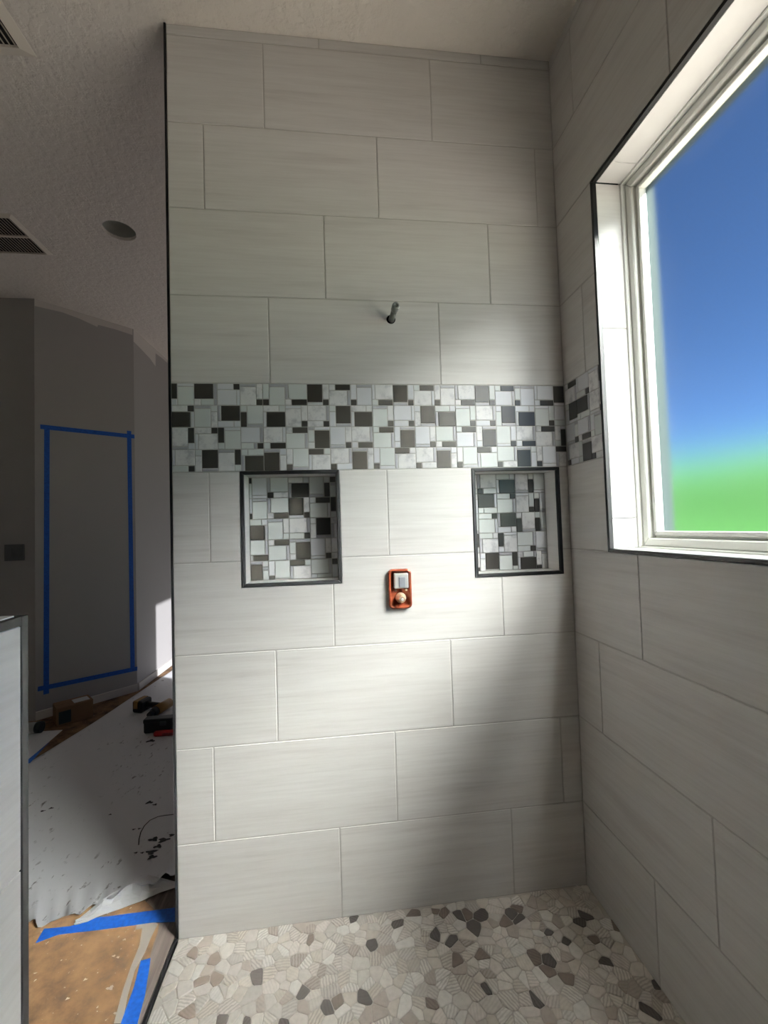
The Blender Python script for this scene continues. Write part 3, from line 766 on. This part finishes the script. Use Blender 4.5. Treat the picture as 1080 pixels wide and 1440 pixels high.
# big white board with a curled, torn front edge
def sheet():
    L = [Vector((-.56, .118)), Vector((sA.x, sA.y)), Vector((sB.x, sB.y)), Vector((sC.x, sC.y)), Vector((-1.03, 3.15))]
    Rr = [Vector((-.04, .245)), Vector((.0, .9)), Vector((.0, 1.6)), Vector((-.3, 2.6)), Vector((-.45, 3.15))]
    cum = [0, .2, .42, .8, 1.0]
    nu, nv = 56, 80; V = []
    def at(A, t):
        for k in range(4):
            if t <= cum[k+1] or k == 3: s = (t-cum[k])/(cum[k+1]-cum[k]); return A[k].lerp(A[k+1], s)
    for j in range(nv+1):
        t = (j/nv)**1.9
        for i in range(nu+1):
            s = i/nu; p = at(L, t).lerp(at(Rr, t), s)
            d = t*1.9
            sag = -.030*math.sin(math.pi*min(s*1.25, 1))*max(0, 1-t*14)
            z = .0030 + .0004*math.sin(9*p.x+5*p.y)+.0004*math.sin(13*p.y-4*p.x)
            e = max(0, 1-t*1.9/.075)
            z += e**1.5*(.010+.030*max(0, math.sin(math.pi*min(max((s-.35)/.65, 0), 1)))+.008*math.sin(23*s)+.005*math.sin(61*s+1))
            y = p.y+sag+e*(.010*math.sin(31*s)+.006*math.sin(77*s))
            V.append((p.x, y, max(z, .0024)))
    F = [(j*(nu+1)+i, j*(nu+1)+i+1, (j+1)*(nu+1)+i+1, (j+1)*(nu+1)+i) for j in range(nv) for i in range(nu)]
    me = mesh('white_board', V, F, SHEET, smooth=True); o = link('white_board', me)
    md = o.modifiers.new('thick', 'SOLIDIFY'); md.thickness = .0016; md.offset = 0
    return tag(o, 'large scuffed white protective board with curled torn front edge', 'floor board')
wb = sheet()
def flap():
    top = [(108, 1294), (128, 1279), (146, 1264), (160, 1254), (172, 1248), (186, 1241), (199, 1238), (208, 1230), (216, 1232), (246, 1240)]
    bot = [(104, 1301), (122, 1296), (140, 1288), (156, 1283), (170, 1278), (184, 1272), (198, 1267), (212, 1261), (226, 1255), (250, 1247)]
    V, F = [], []; n, k = len(top), 5
    for i in range(n):
        a, b = hit(*top[i], 2, .034 if 1 < i < n-1 else .012), hit(*bot[i], 2, .006)
        for j in range(k+1):
            t = j/k; p = a.lerp(b, t); w = math.sin(math.pi*t)
            V.append((p.x+.004*math.sin(5*i+3*j), p.y-.006*w*math.sin(2.1*i), p.z+.008*w*(1+math.sin(3*i+j))/2))
    F = [(i*(k+1)+j, i*(k+1)+j+1, (i+1)*(k+1)+j+1, (i+1)*(k+1)+j) for i in range(n-1) for j in range(k)]
    o = link('torn_flap', mesh('torn_flap', V, F, plain('torn_paper_back', srgb(226, 226, 226), .7)), wb)
    md = o.modifiers.new('thick', 'SOLIDIFY'); md.thickness = .0012
flap()
def blob(name, px, py, r, parent, mat, z=.0052, el=1.6):
    c = on_floor(px, py); a0 = random.uniform(0, 6)
    pts = []
    for k in range(14):
        a = 2*math.pi*k/14; rr = r*(1+.35*math.sin(3*a+a0)+.2*math.sin(5*a)); pts.append((c.x+rr*el*math.cos(a), c.y+rr*math.sin(a)))
    prism(name, pts, z, z+.0005, mat, parent)
for q in ((216, 1182, .012), (230, 1183, .013), (222, 1192, .010), (213, 1200, .012), (214, 1207, .010), (242, 1176, .008), (200, 1201, .004), (191, 1201, .004), (196, 1167, .004), (188, 1168, .004), (210, 1130, .010), (218, 1133, .006), (155, 1147, .004), (135, 1255, .005), (212, 1043, .016), (60, 1142, .006), (72, 1138, .006)):
    blob('scuff_mark', q[0], q[1], q[2], wb, INK)
def pen(pts, w, parent):
    P_ = [on_floor(*p) for p in pts]; V, F = [], []
    for k, p in enumerate(P_):
        d = (P_[min(k+1, len(P_)-1)]-P_[max(k-1, 0)]).normalized(); nn = Vector((-d.y, d.x, 0))*w
        V += [p+nn+Vector((0, 0, .0056)), p-nn+Vector((0, 0, .0056)), p+nn+Vector((0, 0, .0050)), p-nn+Vector((0, 0, .0050))]
    for k in range(len(P_)-1):
        a, b = 4*k, 4*k+4; F += [(a, b, b+1, a+1), (a+2, a+3, b+3, b+2), (a, a+2, b+2, b), (a+1, b+1, b+3, a+3)]
    link('pen_line', fix(mesh('pen_line', V, F, INK)), parent)
pen([(195, 1190), (195.5, 1182), (198, 1172), (203, 1163), (211, 1155), (222, 1150), (233, 1148), (244, 1147)], .0022, wb)
s2 = [(on_floor(36, 1072).x, on_floor(36, 1072).y), (on_floor(88, 1027).x, on_floor(88, 1027).y), (-1.75, 1.73), (-2.0, 1.2)]
flat('white_board', s2, .0013, .0035, SHEET, 'smaller white protective board beside the cardboard box', 'floor board')
# tape strips on the floor
def floor_tape(pts, label, z=.0013):
    flat('masking_tape', pts, z, z+.0006, TAPE, label, 'tape')
floor_tape(fp((50, 1327), (82, 1315), (150, 1307), (215, 1298), (246, 1297), (246, 1277), (200, 1283), (130, 1292), (100, 1303), (62, 1307)), 'wide blue tape strip in front of the torn white board')
floor_tape(fp((168, 1445), (192, 1445), (204, 1400), (212, 1348), (198, 1352), (188, 1390)), 'blue tape strip holding brown paper beside the wood planks')
floor_tape(fp((37, 1071), (70, 1044), (64, 1050), (37, 1080)) , 'short blue tape strip at the edge of the smaller white board', .0037)
# plaster dust smear on the paper edge
dm = flat('dust_smear', fp((172, 1440), (180, 1400), (190, 1365), (204, 1340), (213, 1318), (222, 1300), (208, 1290), (196, 1292), (190, 1308), (200, 1306), (196, 1330), (184, 1360), (172, 1395), (160, 1440)), .0013, .0017, DUST, 'pale plaster dust smeared on the brown paper edge', 'dust')
for q in ((155, 1390, .006), (165, 1425, .005), (120, 1378, .003), (95, 1405, .003), (175, 1322, .003), (160, 1345, .003)):
    blob('dust_fleck', q[0], q[1], q[2], dm, DUST, .0013)

# ---------------------------------------------------------------- things lying on the floor
CARD = plain('cardboard', srgb(128, 98, 68), .85); PAPERW = plain('paper_label', srgb(196, 196, 196), .7)
def rotz(o, a): o.rotation_euler.z = a
bx = empty('cardboard_box', (-1.365, 1.90, .0015), 'brown cardboard box with a white label near the angled wall', 'box')
zb = .0015
def local_box(name, x0, x1, y0, y1, z0, z1, mat, parent, bevel=0):
    v, f = box_data(x0, x1, y0, y1, z0, z1); me = mesh(name, v, f, mat)
    if bevel: fix(me, bevel)
    o = bpy.data.objects.new(name, me); COL.objects.link(o); o.parent = parent; return o
rotz(bx, math.radians(40))
bodyb = local_box('body', -.115, .10, -.075, .075, 0, .125, CARD, bx, .003)
local_box('flap', -.115, .10, -.075, -.002, .125, .128, CARD, bx); local_box('flap', -.115, .10, .002, .075, .125, .128, CARD, bx)
local_box('label', -.01, .085, -.05, .04, .1285, .129, PAPERW, bx)
local_box('end_panel', -.105, -.035, -.0765, -.0752, .015, .10, plain('dark_green_print', srgb(40, 52, 48), .5), bx)
ro = empty('paper_roll', (-1.75, 1.70, .0035), 'grey roll lying on the floor between the box and half wall', 'roll')
ROLLM = plain('grey_roll_paper', srgb(150, 148, 140), .7)
lathe('roll', (-2.05, 1.70, .0400), (1, .0, 0), [(0, .036), (.56, .036)], ROLLM, ro)
lathe('end_cap', (-1.49, 1.70, .0410), (1, .0, 0), [(0, .037), (.03, .037), (.032, .032), (.028, .028)], plain('black_plastic_matte', srgb(36, 38, 36), .5), ro)
# cordless drill lying on its side
YEL = plain('ochre_tool_plastic', srgb(150, 112, 50), .5); BLK = plain('black_rubber', srgb(34, 33, 31), .55)
dr = empty('cordless_drill', (-.84, 1.93, .0051), 'ochre and black cordless drill lying on the white board', 'drill')
rotz(dr, math.radians(-18))
bt = local_box('battery', -.13, -.045, -.055, .055, 0, .085, BLK, dr, .010)
local_box('battery_band', -.118, -.078, -.0565, .0565, .028, .0865, YEL, bt, .004)
def lbar(name, p0, p1, r0, r1, mat, n=14):
    v, f = cyl_data(p0, p1, r0, r1, n); me = mesh(name, v, f, mat)
    for p in me.polygons: p.use_smooth = len(p.vertices) == 4
    o = bpy.data.objects.new(name, me); COL.objects.link(o); o.parent = dr; return o
lbar('handle', (-.055, 0, .045), (.075, .005, .040), .024, .020, BLK)
lbar('motor_body', (.09, .07, .036), (.09, -.075, .036), .034, .036, YEL, 18)
lbar('gear_collar', (.09, -.074, .036), (.09, -.11, .036), .033, .026, BLK, 18)
lbar('chuck', (.09, -.108, .036), (.09, -.15, .036), .023, .014, BLK, 16)
lbar('trigger', (.045, -.02, .040), (.045, -.036, .040), .010, .009, plain('red_plastic', srgb(150, 30, 30), .45))
# black case and red-handled cutter
cs = empty('tool_case', (-.63, 1.575, .0051), 'flat black tool case standing on the white board', 'case')
local_box('body', -.115, .14, -.03, .03, 0, .088, BLK, cs, .006)
local_box('lid', -.117, .142, -.032, .032, .064, .091, BLK, cs, .004)
local_box('clasp', -.01, .03, -.036, -.031, .046, .074, plain('dull_grey_plastic', srgb(70, 72, 74), .5), cs, .001)
kn = empty('utility_cutter', (-.575, 1.50, .0051), 'red handled cutter lying in front of the black case', 'cutter')
def rbar(name, x0, x1, y0, y1, z0, z1, mat): return local_box(name, x0, x1, y0, y1, z0, z1, mat, kn, .008)
RED = plain('red_handle_plastic', srgb(168, 24, 30), .4)
rbar('handle', -.085, .075, -.018, .018, 0, .030, RED)
local_box('grip', -.03, .05, -.0195, .0195, .006, .022, plain('dark_red_rubber', srgb(110, 18, 22), .6), kn, .002)
local_box('blade', .075, .125, -.009, .009, .012, .015, CHROME, kn)
